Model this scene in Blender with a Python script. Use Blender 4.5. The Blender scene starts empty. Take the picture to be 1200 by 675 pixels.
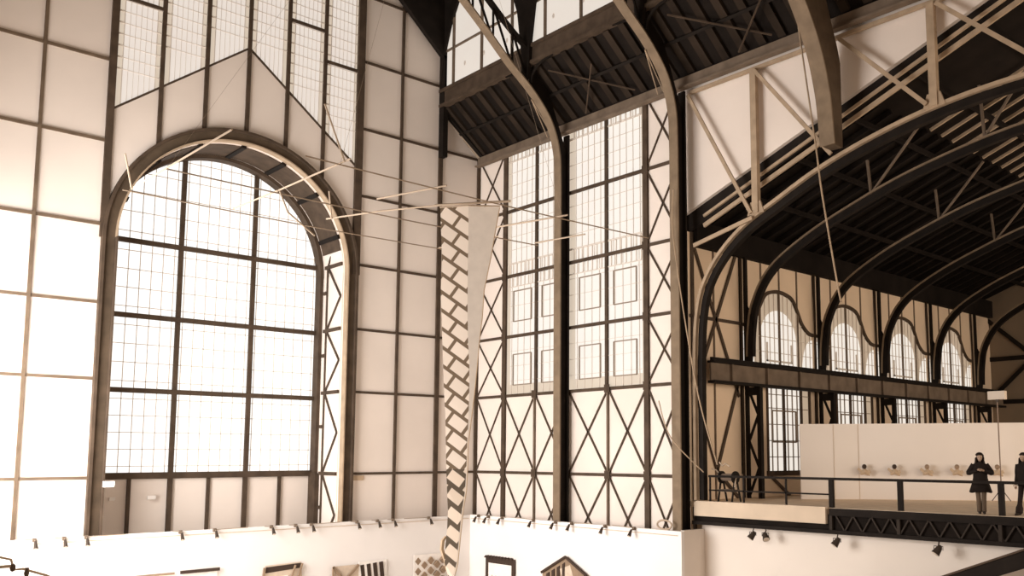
import bpy, bmesh, math, random
from mathutils import Vector, Matrix
random.seed(7)
PI = math.pi
H = 6.2                      # eye height: all z below are written relative to the eye, floor at -6.2
FL = -6.2
scene = bpy.context.scene
COL = scene.collection

# ------------------------------------------------------------------ materials
def mat(name, col, rough=0.8, metal=0.0, noise=0.0, nscale=3.0, spec=0.12):
    m = bpy.data.materials.new(name); m.use_nodes = True
    nt = m.node_tree; b = nt.nodes['Principled BSDF']
    b.inputs['Base Color'].default_value = (*col, 1); b.inputs['Roughness'].default_value = rough
    b.inputs['Metallic'].default_value = metal
    b.inputs['Specular IOR Level'].default_value = spec
    if noise > 0:
        tc = nt.nodes.new('ShaderNodeTexCoord'); n = nt.nodes.new('ShaderNodeTexNoise')
        n.inputs['Scale'].default_value = nscale; n.inputs['Detail'].default_value = 4
        r = nt.nodes.new('ShaderNodeValToRGB')
        r.color_ramp.elements[0].position = .3; r.color_ramp.elements[1].position = .7
        r.color_ramp.elements[0].color = tuple(c * (1 - noise) for c in col) + (1,)
        r.color_ramp.elements[1].color = tuple(min(1, c * (1 + noise)) for c in col) + (1,)
        nt.links.new(tc.outputs['Object'], n.inputs['Vector'])
        nt.links.new(n.outputs['Fac'], r.inputs['Fac']); nt.links.new(r.outputs['Color'], b.inputs['Base Color'])
    return m

def glass(name, col, strength, noise=.05):
    m = bpy.data.materials.new(name); m.use_nodes = True
    nt = m.node_tree; b = nt.nodes['Principled BSDF']
    b.inputs['Base Color'].default_value = tuple(c * .14 for c in col) + (1,)
    b.inputs['Roughness'].default_value = .4
    b.inputs['Emission Strength'].default_value = strength
    tc = nt.nodes.new('ShaderNodeTexCoord'); n = nt.nodes.new('ShaderNodeTexNoise')
    n.inputs['Scale'].default_value = .9; n.inputs['Detail'].default_value = 3
    r = nt.nodes.new('ShaderNodeValToRGB')
    r.color_ramp.elements[0].color = tuple(c * (1 - noise) for c in col) + (1,)
    r.color_ramp.elements[1].color = tuple(min(1, c * (1 + noise)) for c in col) + (1,)
    nt.links.new(tc.outputs['Object'], n.inputs['Vector'])
    nt.links.new(n.outputs['Fac'], r.inputs['Fac']); nt.links.new(r.outputs['Color'], b.inputs['Emission Color'])
    return m

def brick_net(name, paper, line, rot, sc, mortar):
    m = bpy.data.materials.new(name); m.use_nodes = True
    nt = m.node_tree; b = nt.nodes['Principled BSDF']; b.inputs['Roughness'].default_value = .9
    uv = nt.nodes.new('ShaderNodeUVMap'); mp = nt.nodes.new('ShaderNodeMapping')
    mp.inputs['Rotation'].default_value = (0, 0, rot); mp.inputs['Scale'].default_value = (sc, sc, sc)
    bk = nt.nodes.new('ShaderNodeTexBrick')
    bk.inputs['Color1'].default_value = (*paper, 1); bk.inputs['Color2'].default_value = tuple(c * .9 for c in paper) + (1,)
    bk.inputs['Mortar'].default_value = (*line, 1); bk.inputs['Scale'].default_value = 1
    bk.inputs['Mortar Size'].default_value = mortar; bk.inputs['Mortar Smooth'].default_value = .15
    bk.inputs['Brick Width'].default_value = .50; bk.inputs['Row Height'].default_value = .36
    nt.links.new(uv.outputs['UV'], mp.inputs['Vector']); nt.links.new(mp.outputs['Vector'], bk.inputs['Vector'])
    nt.links.new(bk.outputs['Color'], b.inputs['Base Color'])
    return m

M = dict(
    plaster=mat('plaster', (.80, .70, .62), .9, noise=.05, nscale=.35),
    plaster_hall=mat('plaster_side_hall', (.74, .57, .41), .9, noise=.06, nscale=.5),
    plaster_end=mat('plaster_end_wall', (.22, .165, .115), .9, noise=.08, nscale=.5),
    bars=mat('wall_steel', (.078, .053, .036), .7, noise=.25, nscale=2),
    bars_light=mat('thin_wall_steel', (.15, .105, .07), .7, noise=.2, nscale=2),
    dark=mat('dark_steel', (.014, .010, .0075), .75, noise=.25, nscale=2),  # near black; holds the unlit shade of arch webs and soffits
    flange=mat('lit_arch_steel', (.21, .152, .10), .65, noise=.15, nscale=2.5),  # light on the arch flanges put into a paler steel colour
    truss=mat('truss_steel', (.40, .295, .20), .65, noise=.15, nscale=2.5),  # paler tone carries the light on the truss members
    crane=mat('crane_beam_steel', (.17, .125, .09), .7, noise=.2, nscale=2),
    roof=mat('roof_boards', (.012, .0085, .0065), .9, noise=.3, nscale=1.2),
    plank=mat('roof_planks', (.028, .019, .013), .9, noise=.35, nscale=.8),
    floor=mat('floor_tiles', (.66, .58, .50), .6, noise=.12, nscale=1.0),
    display=mat('display_white', (.84, .79, .75), .9, noise=.025, nscale=.6),
    gallery=mat('gallery_white', (.77, .685, .605), .9, noise=.02, nscale=.6),
    board=mat('fascia_board', (.60, .48, .36), .8, noise=.08, nscale=1),
    deck=mat('deck_boards', (.82, .65, .48), .8, noise=.1, nscale=2),
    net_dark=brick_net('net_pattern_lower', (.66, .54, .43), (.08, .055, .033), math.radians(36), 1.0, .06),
    bamboo=mat('bamboo', (.44, .34, .25), .6),
    cord=mat('cord', (.34, .26, .19), .8),
    cord_dark=mat('dark_cord', (.22, .16, .12), .8),
    paper=mat('white_paper', (.88, .82, .76), .9, noise=.05, nscale=4),
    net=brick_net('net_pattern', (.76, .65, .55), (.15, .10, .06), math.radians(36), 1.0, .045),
    black=mat('black_cloth', (.018, .013, .011), .9),
    hair=mat('dark_hair', (.022, .014, .010), .7),
    trouser=mat('brown_trousers', (.12, .085, .06), .9),
    trouser_dark=mat('dark_trousers', (.035, .025, .022), .9),
    skin=mat('skin', (.42, .29, .21), .6),
    shoe=mat('shoe', (.035, .025, .02), .6),
    sail=mat('kite_sail', (.62, .50, .39), .9, noise=.1, nscale=6),
    sail_dark=mat('kite_sail_dark', (.06, .04, .03), .9),
    sail_mid=mat('kite_sail_brown', (.30, .21, .14), .9, noise=.15, nscale=5),
    lamp=mat('lamp_metal', (.05, .036, .027), .5),
    lens=mat('lamp_lens', (.60, .50, .40), .3),
    lace=mat('lacing_steel', (.035, .026, .02), .7),
    web=mat('arch_web_steel', (.10, .07, .046), .7, noise=.2, nscale=2),
    lead=mat('pale_lead', (.72, .64, .56), .6), leadd=mat('brown_lead', (.26, .20, .15), .6),
    tan=mat('tan_figure', (.50, .37, .25), .8),
)
G = dict(
    big=glass('milky_glass_big', (1.0, .965, .93), 1.12),
    milk=glass('milky_glass', (1.0, .91, .83), .86),
    upper=glass('milky_glass_upper', (1.0, .87, .78), .76),
    clere=glass('clerestory_glass', (1.0, .88, .78), .72),
    amber=glass('amber_glass', (.78, .56, .36), .62, .12),
    pale=glass('pale_amber_glass', (.95, .78, .62), .66, .10),
    hall=glass('hall_milky_glass', (1.0, .90, .81), .86),
    hall_amber=glass('hall_amber_glass', (.85, .65, .46), .50, .08),
)

# ------------------------------------------------------------------ mesh builder
class MB:
    def __init__(s): s.v = []; s.f = []; s.uv = None
    def add(s, vs, fs):
        o = len(s.v); s.v += [Vector(p) for p in vs]; s.f += [tuple(i + o for i in f) for f in fs]; return s
    def box(s, x0, x1, y0, y1, z0, z1):
        return s.add([(x, y, z) for z in (z0, z1) for y in (y0, y1) for x in (x0, x1)],
                     [(0, 2, 3, 1), (4, 5, 7, 6), (0, 1, 5, 4), (2, 6, 7, 3), (0, 4, 6, 2), (1, 3, 7, 5)])
    def bar(s, p, q, w, d, n=(0, 0, 1)):          # w across, d along n
        p, q, n = Vector(p), Vector(q), Vector(n); t = (q - p).normalized()
        n = (n - t * n.dot(t)); n = n.normalized() if n.length > 1e-5 else t.orthogonal().normalized()
        a = t.cross(n).normalized() * w / 2; n = n * d / 2
        return s.add([p - a - n, p + a - n, p + a + n, p - a + n, q - a - n, q + a - n, q + a + n, q - a + n],
                     [(0, 3, 2, 1), (4, 5, 6, 7), (0, 1, 5, 4), (1, 2, 6, 5), (2, 3, 7, 6), (3, 0, 4, 7)])
    def tube(s, pts, r, n=6):
        pts = [Vector(p) for p in pts]; rings = []
        for i, p in enumerate(pts):
            t = (pts[min(i + 1, len(pts) - 1)] - pts[max(i - 1, 0)]).normalized()
            a = t.orthogonal().normalized() if i == 0 else (A - t * A.dot(t)).normalized()
            A = a; b = t.cross(a); rr = r[i] if isinstance(r, (list, tuple)) else r
            rings.append([p + (a * math.cos(2 * PI * k / n) + b * math.sin(2 * PI * k / n)) * rr for k in range(n)])
        fs = []
        for i in range(len(pts) - 1):
            for k in range(n):
                k2 = (k + 1) % n; fs.append((i * n + k, i * n + k2, (i + 1) * n + k2, (i + 1) * n + k))
        fs.append(tuple(reversed(range(n)))); fs.append(tuple((len(pts) - 1) * n + k for k in range(n)))
        return s.add([p for rg in rings for p in rg], fs)
    def prism(s, poly, axis, c0, c1):             # poly: (u, z); axis 'X': u is Y, axis 'Y': u is X; axis 'Z': (x, y)
        f = {'X': lambda u, z, c: (c, u, z), 'Y': lambda u, z, c: (u, c, z), 'Z': lambda u, z, c: (u, z, c)}[axis]
        n = len(poly)
        vs = [f(u, z, c0) for u, z in poly] + [f(u, z, c1) for u, z in poly]
        fs = [tuple(range(n)), tuple(reversed(range(n, 2 * n)))] + [(i, i + n, (i + 1) % n + n, (i + 1) % n) for i in range(n)]
        return s.add(vs, fs)
    def band(s, pts, a, b, axis, c0, c1):         # strip between offsets a and b of a 2D curve, extruded
        n = len(pts); nr = []
        for i in range(n):
            p, q = pts[max(i - 1, 0)], pts[min(i + 1, n - 1)]
            d = math.hypot(q[0] - p[0], q[1] - p[1]); nr.append((-(q[1] - p[1]) / d, (q[0] - p[0]) / d))
        fa = a if callable(a) else (lambda i: a); fb = b if callable(b) else (lambda i: b)
        A = [(p[0] + k[0] * fa(i), p[1] + k[1] * fa(i)) for i, (p, k) in enumerate(zip(pts, nr))]
        B = [(p[0] + k[0] * fb(i), p[1] + k[1] * fb(i)) for i, (p, k) in enumerate(zip(pts, nr))]
        f = {'X': lambda u, c: (c, u[0], u[1]), 'Y': lambda u, c: (u[0], c, u[1])}[axis]
        vs = []
        for i in range(n): vs += [f(A[i], c0), f(B[i], c0), f(B[i], c1), f(A[i], c1)]
        fs = [(0, 1, 2, 3), tuple(4 * (n - 1) + k for k in (3, 2, 1, 0))]
        for i in range(n - 1):
            for k in range(4):
                k2 = (k + 1) % 4; fs.append((4 * i + k, 4 * (i + 1) + k, 4 * (i + 1) + k2, 4 * i + k2))
        return s.add(vs, fs)
    def sphere(s, c, r, n=10, sc=(1, 1, 1)):
        vs = []; fs = []; m = n // 2 + 1
        for i in range(m + 1):
            th = PI * i / m
            for k in range(n):
                vs.append((c[0] + r * sc[0] * math.sin(th) * math.cos(2 * PI * k / n), c[1] + r * sc[1] * math.sin(th) * math.sin(2 * PI * k / n), c[2] + r * sc[2] * math.cos(th)))
        for i in range(m):
            for k in range(n):
                k2 = (k + 1) % n; fs.append((i * n + k, (i + 1) * n + k, (i + 1) * n + k2, i * n + k2))
        return s.add(vs, fs)
    def build(s, name, m, parent=None, smooth=False):
        me = bpy.data.meshes.new(name)
        o = bpy.data.objects.new(name, me); COL.objects.link(o)
        org = Vector(parent['_o']) if parent is not None else Vector((0, 0, 0))
        me.from_pydata([(v.x - org.x, v.y - org.y, v.z + H - org.z) for v in s.v], [], s.f)
        me.validate()
        bm = bmesh.new(); bm.from_mesh(me); bmesh.ops.recalc_face_normals(bm, faces=bm.faces[:]); bm.to_mesh(me); bm.free()
        if m is not None: me.materials.append(m)
        if smooth:
            for p in me.polygons: p.use_smooth = True
        o['_o'] = tuple(org)
        if parent is not None: o.parent = parent
        return o

def thing(name, label, cat, loc, group=None):
    e = bpy.data.objects.new(name, None); COL.objects.link(e)
    w = (loc[0], loc[1], loc[2] + H); e.location = w; e['_o'] = w; e.empty_display_size = .2
    e['label'] = label; e['category'] = cat; e['kind'] = 'thing'
    if group: e['group'] = group
    return e
def struct(o, label=None, cat=None):
    o['kind'] = 'structure'
    if label: o['label'] = label
    if cat: o['category'] = cat
    return o
def tag(o, label, cat, group=None):
    o['label'] = label; o['category'] = cat; o['kind'] = 'thing'
    if group: o['group'] = group
    return o
def spline(pts, k=6):
    out = []
    n = len(pts)
    for i in range(n - 1):
        p0, p1, p2, p3 = pts[max(i - 1, 0)], pts[i], pts[i + 1], pts[min(i + 2, n - 1)]
        for j in range(k):
            t = j / k
            out.append(tuple(.5 * (2 * b + (c - a) * t + (2 * a - 5 * b + 4 * c - d) * t * t + (3 * b - a - 3 * c + d) * t ** 3) for a, b, c, d in zip(p0, p1, p2, p3)))
    out.append(tuple(pts[-1])); return out
def arc(cx, cz, r, a0, a1, n=32):
    return [(cx + r * math.cos(a0 + (a1 - a0) * i / n), cz + r * math.sin(a0 + (a1 - a0) * i / n)) for i in range(n + 1)]

XB, YA, YW = 25.0, 34.0, 36.27          # right wall plane, back (gable) wall plane, glazing plane of the big arched window
LV = [-4.15, -.79, 2.58, 5.22, 7.96, 10.95, 13.9, 16.9, 19.9, 22.9]
CX = 13.75                              # middle of the gable
gable = lambda x: 18.35 + .83 * (22.7 - x) if x > CX else 18.35 + .83 * (22.7 - CX) - .83 * (CX - x)

# ------------------------------------------------------------------ floor
struct(MB().box(-6, 52, -8, 37.5, FL - .2, FL).build('floor', M['floor']), 'pale hall floor far below the gallery', 'floor')

# ------------------------------------------------------------------ back wall (gable)
mb = MB()
mb.prism([(2.5, FL), (8.95, FL), (8.95, gable(8.95)), (2.5, gable(2.5))], 'Y', YA, YA + .2)
mb.prism([(18.55, FL), (25.2, FL), (25.2, 13.7), (22.75, 15.75), (22.75, 18.35), (18.55, gable(18.55))], 'Y', YA, YA + .2)
mb.prism([(8.95, FL), (8.95, 12.13), (CX, 15.9), (18.55, 12.13), (18.55, FL), (18.2, FL), (18.2, 7.55)] + arc(CX, 7.55, 4.45, 0, PI)[1:] + [(9.3, FL)], 'Y', YA, YA + .2)
# reveal of the niche
mb.box(18.15, 18.5, YA + .2, YW + .2, FL, 7.55)
mb.box(9.0, 9.35, YA + .2, YW + .2, FL, 7.55)
mb.band(arc(CX, 7.55, 4.42, PI, 0, 40), 0, .3, 'Y', YA + .2, YW + .2)
wall_back = struct(mb.build('wall_back', M['plaster']), 'white plastered gable wall gridded by thin dark steel bars', 'wall')
for x, w, m in ((4.6, .10, 'bars_light'), (6.78, .10, 'bars_light'), (20.67, .11, 'bars'), (22.75, .2, 'bars'), (24.9, .11, 'bars')):
    top = gable(x) if x < 22.7 else (18.3 if x < 23 else 13.9)
    MB().box(x - w / 2, x + w / 2, YA - .1, YA, FL, top).build('stanchion', M[m], wall_back)
for x in (8.95, 18.55):
    w = .17 if x < 10 else .24
    MB().box(x - w, x + w * .35, YA - .14, YA, 7.5, gable(x)).build('stanchion', M['bars'], wall_back) if x < 10 else \
        MB().box(x - .12, x + .2, YA - .14, YA, 7.5, gable(x)).build('stanchion', M['bars'], wall_back)
for z in LV:
    for x0, x1 in ((2.5, 8.85), (18.6, 25)):
        if z > 13.95 and x1 > 20: x1 = min(22.75, 22.7 - (z - 18.35) / .83)
        if x1 <= x0 + .3: continue
        MB().box(x0, x1, YA - .07, YA, z - .05, z + .05).build('rail', M['bars_light'] if x0 < 8 else M['bars'], wall_back)
for k in range(1, 6):                       # spandrel posts above the arch
    x = 8.95 + 1.6 * k
    zb = 7.55 + math.sqrt(4.85 ** 2 - (x - CX) ** 2)
    MB().box(x - .07, x + .07, YA - .1, YA, zb, gable(x)).build('stanchion', M['bars'], wall_back)
# projecting arch band
ap = [(9.3, FL), (9.3, 7.55)] + arc(CX, 7.55, 4.45, PI, 0, 48)[1:-1] + [(18.2, 7.55), (18.2, FL)]
MB().band(ap, .03, .42, 'Y', YA - .08, YA).build('arch_web', M['web'], wall_back)
MB().band(ap, .36, .46, 'Y', YA - .24, YA).build('arch_outer_flange', M['bars'], wall_back)
na = len(ap)
MB().band(ap[1:], -.02, .03, 'Y', YA - .22, YA + .1).build('arch_inner_flange', M['truss'], wall_back)  # light on the arc and right jamb put into paler steel
MB().band(ap[:2], -.02, .03, 'Y', YA - .32, YA + .2).build('arch_inner_flange', M['bars'], wall_back)
# soffit and reveal ribs
for a in (20, 45, 68, 90, 112, 135, 160):
    c, s_ = math.cos(math.radians(a)), math.sin(math.radians(a))
    MB().bar((CX + 4.37 * c, YA + .1, 7.55 + 4.37 * s_), (CX + 4.37 * c, YW - .5, 7.55 + 4.37 * s_), .18, .1, (c, 0, s_)).build('soffit_rib', M['dark'], wall_back)
MB().band(arc(CX, 7.55, 4.38, PI * .93, PI * .07, 40), 0, .025, 'Y', YA + .22, YW - .5).build('soffit_panel', M['bars'], wall_back)
rx = 18.12
MB().box(rx - .03, rx + .02, 35.42, 35.5, FL, 7.9).build('reveal_post', M['bars'], wall_back)
for i, z in enumerate(LV[:6]):
    if z < 8: MB().box(rx - .06, rx + .02, YA + .2, 35.65, z - .07, z + .07).build('reveal_rail', M['bars'], wall_back)
zs = [-4.15, -.79, 2.58, 5.22, 7.96]
for a, b in zip(zs, zs[1:]):
    m_ = (a + b) / 2
    MB().bar((rx - .02, 35.42, a), (rx - .02, YA + .25, m_), .08, .04, (1, 0, 0)).build('reveal_brace', M['bars'], wall_back)
    MB().bar((rx - .02, YA + .25, m_), (rx - .02, 35.42, b), .08, .04, (1, 0, 0)).build('reveal_brace', M['bars'], wall_back)
    MB().box(rx - .05, rx + .02, 35.5, 35.75, m_ + .2, m_ + .34).build('reveal_clip', M['bars'], wall_back)
MB().bar((rx - .02, 35.42, 7.96), (rx - .02, YA + .3, 10.2), .08, .04, (1, 0, 0)).build('reveal_brace', M['bars'], wall_back)

# big arched window
ap2 = [(9.4, -.79), (9.4, 7.55)] + arc(CX, 7.55, 4.35, PI, 0, 48)[1:-1] + [(18.1, 7.55), (18.1, -.79)]
w1 = MB().band(ap2, -.10, .05, 'Y', YW - .40, YW + .1).build('window_1', M['bars'])
struct(w1, 'big round arched window in the gable wall, glowing white', 'window')
MB().prism([(9.3, -.79), (9.3, 7.55)] + arc(CX, 7.55, 4.45, PI, 0, 48)[1:-1] + [(18.2, 7.55), (18.2, -.79)], 'Y', YW + .05, YW + .1).build('pane', G['big'], w1)
gb = MB()
zz = -.79
edges_x = [9.4, 12.3, 15.2, 18.1]
lx = [e + (edges_x[i + 1] - e) * (j + .5) / 7 for i, e in enumerate(edges_x[:-1]) for j in range(7)]
for x in lx:
    h = 7.55 + math.sqrt(max(4.3 ** 2 - (x - CX) ** 2, 0.1))
    gb.box(x - .012, x + .012, YW + .02, YW + .055, -.75, h)
rows = [-.75, 2.38, 5.19, 8.03, 11.9]
for r0, r1, n in zip(rows, rows[1:], (5, 4, 4, 5)):
    for j in range(n):
        z = r0 + (r1 - r0) * (j + .5) / n
        hw = 4.3 if z < 7.55 else math.sqrt(max(4.3 ** 2 - (z - 7.55) ** 2, .04))
        gb.box(CX - hw, CX + hw, YW + .02, YW + .055, z - .012, z + .012)
gb.build('glazing_bars', M['lead'], w1)
for x in (12.3, 15.2):
    MB().box(x - .085, x + .085, YW - .1, YW + .02, FL, 7.55 + math.sqrt(4.35 ** 2 - (x - CX) ** 2)).build('mullion', M['bars'], w1)
for z in (-.79, 2.38, 5.19, 8.03):
    hw = 4.35 if z < 7.6 else math.sqrt(4.35 ** 2 - (z - 7.55) ** 2)
    hh = .12 if z < 0 else .09
    MB().box(CX - hw, CX + hw, YW - .14, YW, z - hh, z + hh).build('transom', M['bars'], w1)
for x in (10.85, 13.75, 16.65):
    MB().box(x - .06, x + .06, YW - .06, YW + .05, FL, -.79).build('mullion', M['bars'], w1)
for x in (9.42, 18.05):
    MB().box(x - .1, x + .1, YW - .55, YW + .05, FL, -.79).build('jamb', M['bars'], w1)
MB().box(9.35, 18.15, YW + .05, YW + .15, FL, -.79).build('apron_panel', M['plaster'], w1)

# stepped upper window above the pointed gable moulding
w2 = bpy.data.objects.new('window_2', None); COL.objects.link(w2); w2['_o'] = (0, 0, 0)
struct(w2, 'tall stepped upper window over the big arch, pointed lower edge', 'window')
low = lambda x: 12.13 + (x - 8.95) * .785 if x < CX else 15.9 - (x - CX) * .785
pn, am, gb = MB(), MB(), MB()
for k in range(6):
    x0, x1 = 8.95 + 1.6 * k, 10.55 + 1.6 * k
    def q(a, b, y): return [(a, low(a)), (b, low(b)), (b, gable(b)), (a, gable(a))]
    pn.prism(q(x0 + .27, x1 - .22, 0), 'Y', YA + .02, YA + .06)
    am.prism(q(x0, x0 + .27, 0), 'Y', YA + .02, YA + .06); am.prism(q(x1 - .22, x1, 0), 'Y', YA + .02, YA + .06)
    for j in range(1, 6):
        x = x0 + .27 + (1.6 - .49) * (j / 6); gb.box(x - .005, x + .005, YA - .01, YA + .02, low(x), gable(x))
    for x in (x0 + .27, x1 - .22): gb.box(x - .012, x + .012, YA - .01, YA + .02, low(x), gable(x))
    z = 12.4
    while z < 26:
        z += .43
        if z > max(low(x0), low(x1)) and z < min(gable(x0), gable(x1)):
            gb.box(x0, x1, YA - .012, YA + .02, z - .010, z + .010)
            for (a, b) in ((x0 + .1, x0 + .27), (x1 - .22, x1 - .05)): gb.box(a, b, YA - .03, YA + .02, z - .022, z + .022)
pn.build('pane', G['upper'], w2); am.build('amber_margin', G['pale'], w2); gb.build('glazing_bars', M['lead'], w2)
for k, z in ((0, 16.35), (1, 17.65), (2, 18.95), (3, 18.95), (4, 17.65), (5, 16.37)):
    x0 = 8.95 + 1.6 * k
    MB().box(x0, x0 + 1.6, YA - .08, YA, z - .06, z + .06).build('transom', M['bars'], w2)
MB().bar((8.95, YA - .03, 12.13), (CX, YA - .03, 15.9), .07, .06, (0, 1, 0)).build('pointed_sill', M['bars'], w2)
MB().bar((CX, YA - .03, 15.9), (18.55, YA - .03, 12.13), .07, .06, (0, 1, 0)).build('pointed_sill', M['bars'], w2)

# ------------------------------------------------------------------ right wall of the nave
mb = MB()
mb.box(XB, XB + .15, 31.9, YA, FL, 13.9)
mb.box(XB, XB + .15, 23.2, 31.9, FL, 2.58)
mb.box(XB, XB + .15, 21.40, 23.2, FL, 13.9)
mb.prism([(21.5, 13.9), (21.5, 8.82), (8.4, 13.55), (8.4, 13.9)], 'X', XB + .14, XB + .3)
wall_right = struct(mb.build('wall_right', M['plaster']), 'white plastered side wall with crossed steel bracing', 'wall')
YS = [(YA - .06, .1), (31.9, .24), (29.77, .08), (25.3, .08), (23.2, .24)]
for y, w in YS:
    top = 13.9 if w > .1 or y > 33 else 2.58
    MB().box(XB - .1, XB, y - w / 2, y + w / 2, FL, top).build('stanchion', M['bars'] if w > .09 else M['crane'], wall_right)
for z in LV[:7]:
    for y0, y1 in ((31.9, YA), (21.5, 23.2)) + (((23.2, 31.9),) if z < 2.7 else ()):
        MB().box(XB - .07, XB, y0, y1, z - .06, z + .06).build('rail', M['bars'], wall_right)
def cross(y0, y1, z0, z1, w=.06):
    for a, b in ((y0, y1), (y1, y0)):
        MB().bar((XB - .04, a, z0), (XB - .04, b, z1), w, .04, (1, 0, 0)).build('brace', M['bars'], wall_right)
for z0, z1 in zip(LV[:6], LV[1:7]):
    cross(31.9, 33.95, z0, z1); cross(21.45, 23.2, z0, z1)
    if z1 < 2.7:
        for y0, y1 in ((29.77, 31.9), (27.6, 29.77), (25.3, 27.6), (23.2, 25.3)): cross(y0, y1, z0, z1, .07)
for y in (31.9, 29.77, 25.3, 23.2):
    for z in LV[1:6]:
        if z < 2.7 or y in (31.9, 23.2):
            MB().box(XB - .115, XB - .1, y - .15, y + .15, z - .16, z + .16).build('gusset_plate', M['bars'], wall_right)

def nave_window(name, y0, y1, label):
    w = bpy.data.objects.new(name, None); COL.objects.link(w); w['_o'] = (0, 0, 0); struct(w, label, 'window')
    ym = (y0 + y1) / 2; X0 = XB + .04
    pn, am, gb, sq = MB(), MB(), MB(), MB()
    for h0, h1, outer in ((y0, ym, y0), (ym, y1, y1)):
        for r, (z0, z1) in enumerate(zip(LV[2:6], LV[3:7])):
            strips = []                                   # amber strips (y0,y1,z0,z1)
            if r == 0: strips.append((h0, h1, z0, z0 + .5))
            if r == 1: strips.append((h0, h1, z1 - .5, z1))
            if r == 2: strips.append((h0, h1, z0, z0 + .55))
            if r == 3: strips.append((h0, h1, z1 - .65, z1 - .05))
            if outer == h0: strips.append((h0, h0 + .3, z0, z1))
            else: strips.append((h1 - .3, h1, z0, z1))
            pn.box(X0 + .02, X0 + .04, h0, h1, z0, z1)
            for i, st in enumerate(strips): 
                if i == len(strips) - 1 or r == 0: am.box(X0 + .0, X0 + .015, *st)
            n = 5 if r < 2 else 6
            for j in range(1, n):
                y = h0 + (h1 - h0) * j / n; gb.box(X0 - .03, X0, y - .010, y + .010, z0, z1)
            n = 4 if r < 2 else 5
            for j in range(1, n):
                z = z0 + (z1 - z0) * j / n; gb.box(X0 - .03, X0, h0, h1, z - .009, z + .009)
            if r in (1, 2, 3):                            # dense row of short upright bars
                st = strips[0]
                for j in range(1, 8):
                    y = h0 + (h1 - h0) * (j + .1) / 8; gb.box(X0 - .04, X0, y - .020, y + .020, st[2], st[3])
                zz = st[2] if r != 2 else st[3]
                gb.box(X0 - .04, X0, h0, h1, zz - .02, zz + .02)
            if r < 2:                                     # inset square outline
                c = (h0 + h1) / 2 + (.1 if outer == h0 else -.1); zc = z0 + (1.35 if r else 1.15); a, b = .62, .68
                for p, q2 in (((c - a, zc - b), (c + a, zc - b)), ((c - a, zc + b), (c + a, zc + b)), ((c - a, zc - b), (c - a, zc + b)), ((c + a, zc - b), (c + a, zc + b))):
                    sq.bar((X0 - .025, *p), (X0 - .025, *q2), .04, .05, (1, 0, 0))
    pn.build('pane', G['milk'], w); am.build('amber_margin', G['pale'], w); gb.build('glazing_bars', M['lead'], w); sq.build('square_bars', M['leadd'], w)
    MB().box(XB - .05, XB + .05, ym - .07, ym + .07, 2.58, 13.9).build('mullion', M['bars'], w)
    for z in LV[2:6]: MB().box(XB - .06, XB + .04, y0, y1, z - .065, z + .065).build('transom', M['bars'], w)
    return w
nave_window('window_3', 27.6, 31.9, 'tall nave window between the corner bay and the first arch column')
nave_window('window_4', 23.2, 27.6, 'tall nave window between the first and second arch columns')

# ------------------------------------------------------------------ nave roof
def lean(x): return 15.85 + (22.75 - x) * .80
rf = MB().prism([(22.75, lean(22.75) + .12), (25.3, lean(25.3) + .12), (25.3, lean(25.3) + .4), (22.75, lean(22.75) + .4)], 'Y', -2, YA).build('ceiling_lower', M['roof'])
struct(rf, 'dark boarded lean-to roof underside below the clerestory', 'roof')
y = 33.4
for b in range(5):
    for k in range(8):
        yy = 34 - 6.4 * b - .8 * k - .4
        if yy < 2: continue
        MB().bar((22.8, yy, lean(22.8) + .04), (24.95, yy, lean(24.95) + .04), .30, .14, (.6, 0, .8)).build('plank', M['plank'], rf)
MB().bar((23.85, 1, lean(23.85) - .06), (23.85, YA, lean(23.85) - .06), .12, .1, (.6, 0, .8)).build('purlin', M['dark'], rf)
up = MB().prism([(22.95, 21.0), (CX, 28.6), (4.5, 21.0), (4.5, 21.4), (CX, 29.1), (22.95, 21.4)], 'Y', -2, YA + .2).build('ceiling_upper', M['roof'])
struct(up, 'dark main roof over the nave', 'roof')
cl = MB().box(22.78, 22.82, -2, 33.9, 16.6, 21.0).build('window_5', G['clere'])
struct(cl, 'long clerestory strip of pale glass under the main roof', 'window')
y = 33.0
while y > 1:
    if min(abs(y - c) for c in (27.6, 21.2, 14.8, 8.4)) > .5:
        MB().box(22.66, 22.78, y - .035, y + .035, 16.6, 21).build('mullion', M['crane'], cl)
    y -= 2.1333
MB().box(22.7, 22.78, -2, 33.9, 18.46, 18.54).build('transom', M['crane'], cl)
random.seed(3)
yy = 32.3
while yy > 2:
    MB().sphere((22.77, yy + random.uniform(-.2, .2), 17.5), .09, 6, (.15, .8, 1.3)).build('grime_spot', M['lead'], cl)
    yy -= 1.55
fa = MB()
fa.box(22.55, 22.85, -2, 33.9, 16.55, 16.68).box(22.66, 22.8, -2, 33.9, 15.95, 16.55).box(22.55, 22.85, -2, 33.9, 15.85, 15.97)
struct(fa.build('trim_1', M['bars']), 'dark clerestory sill girder above the lean-to roof', 'beam')
ev = MB(); ev.box(24.6, 24.86, -2, 33.85, 13.47, 13.54).box(24.78, 24.86, -2, 33.85, 13.54, 13.95)
struct(ev.build('trim_2', M['crane']), 'brown eaves girder along the top of the side wall', 'beam')
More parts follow.
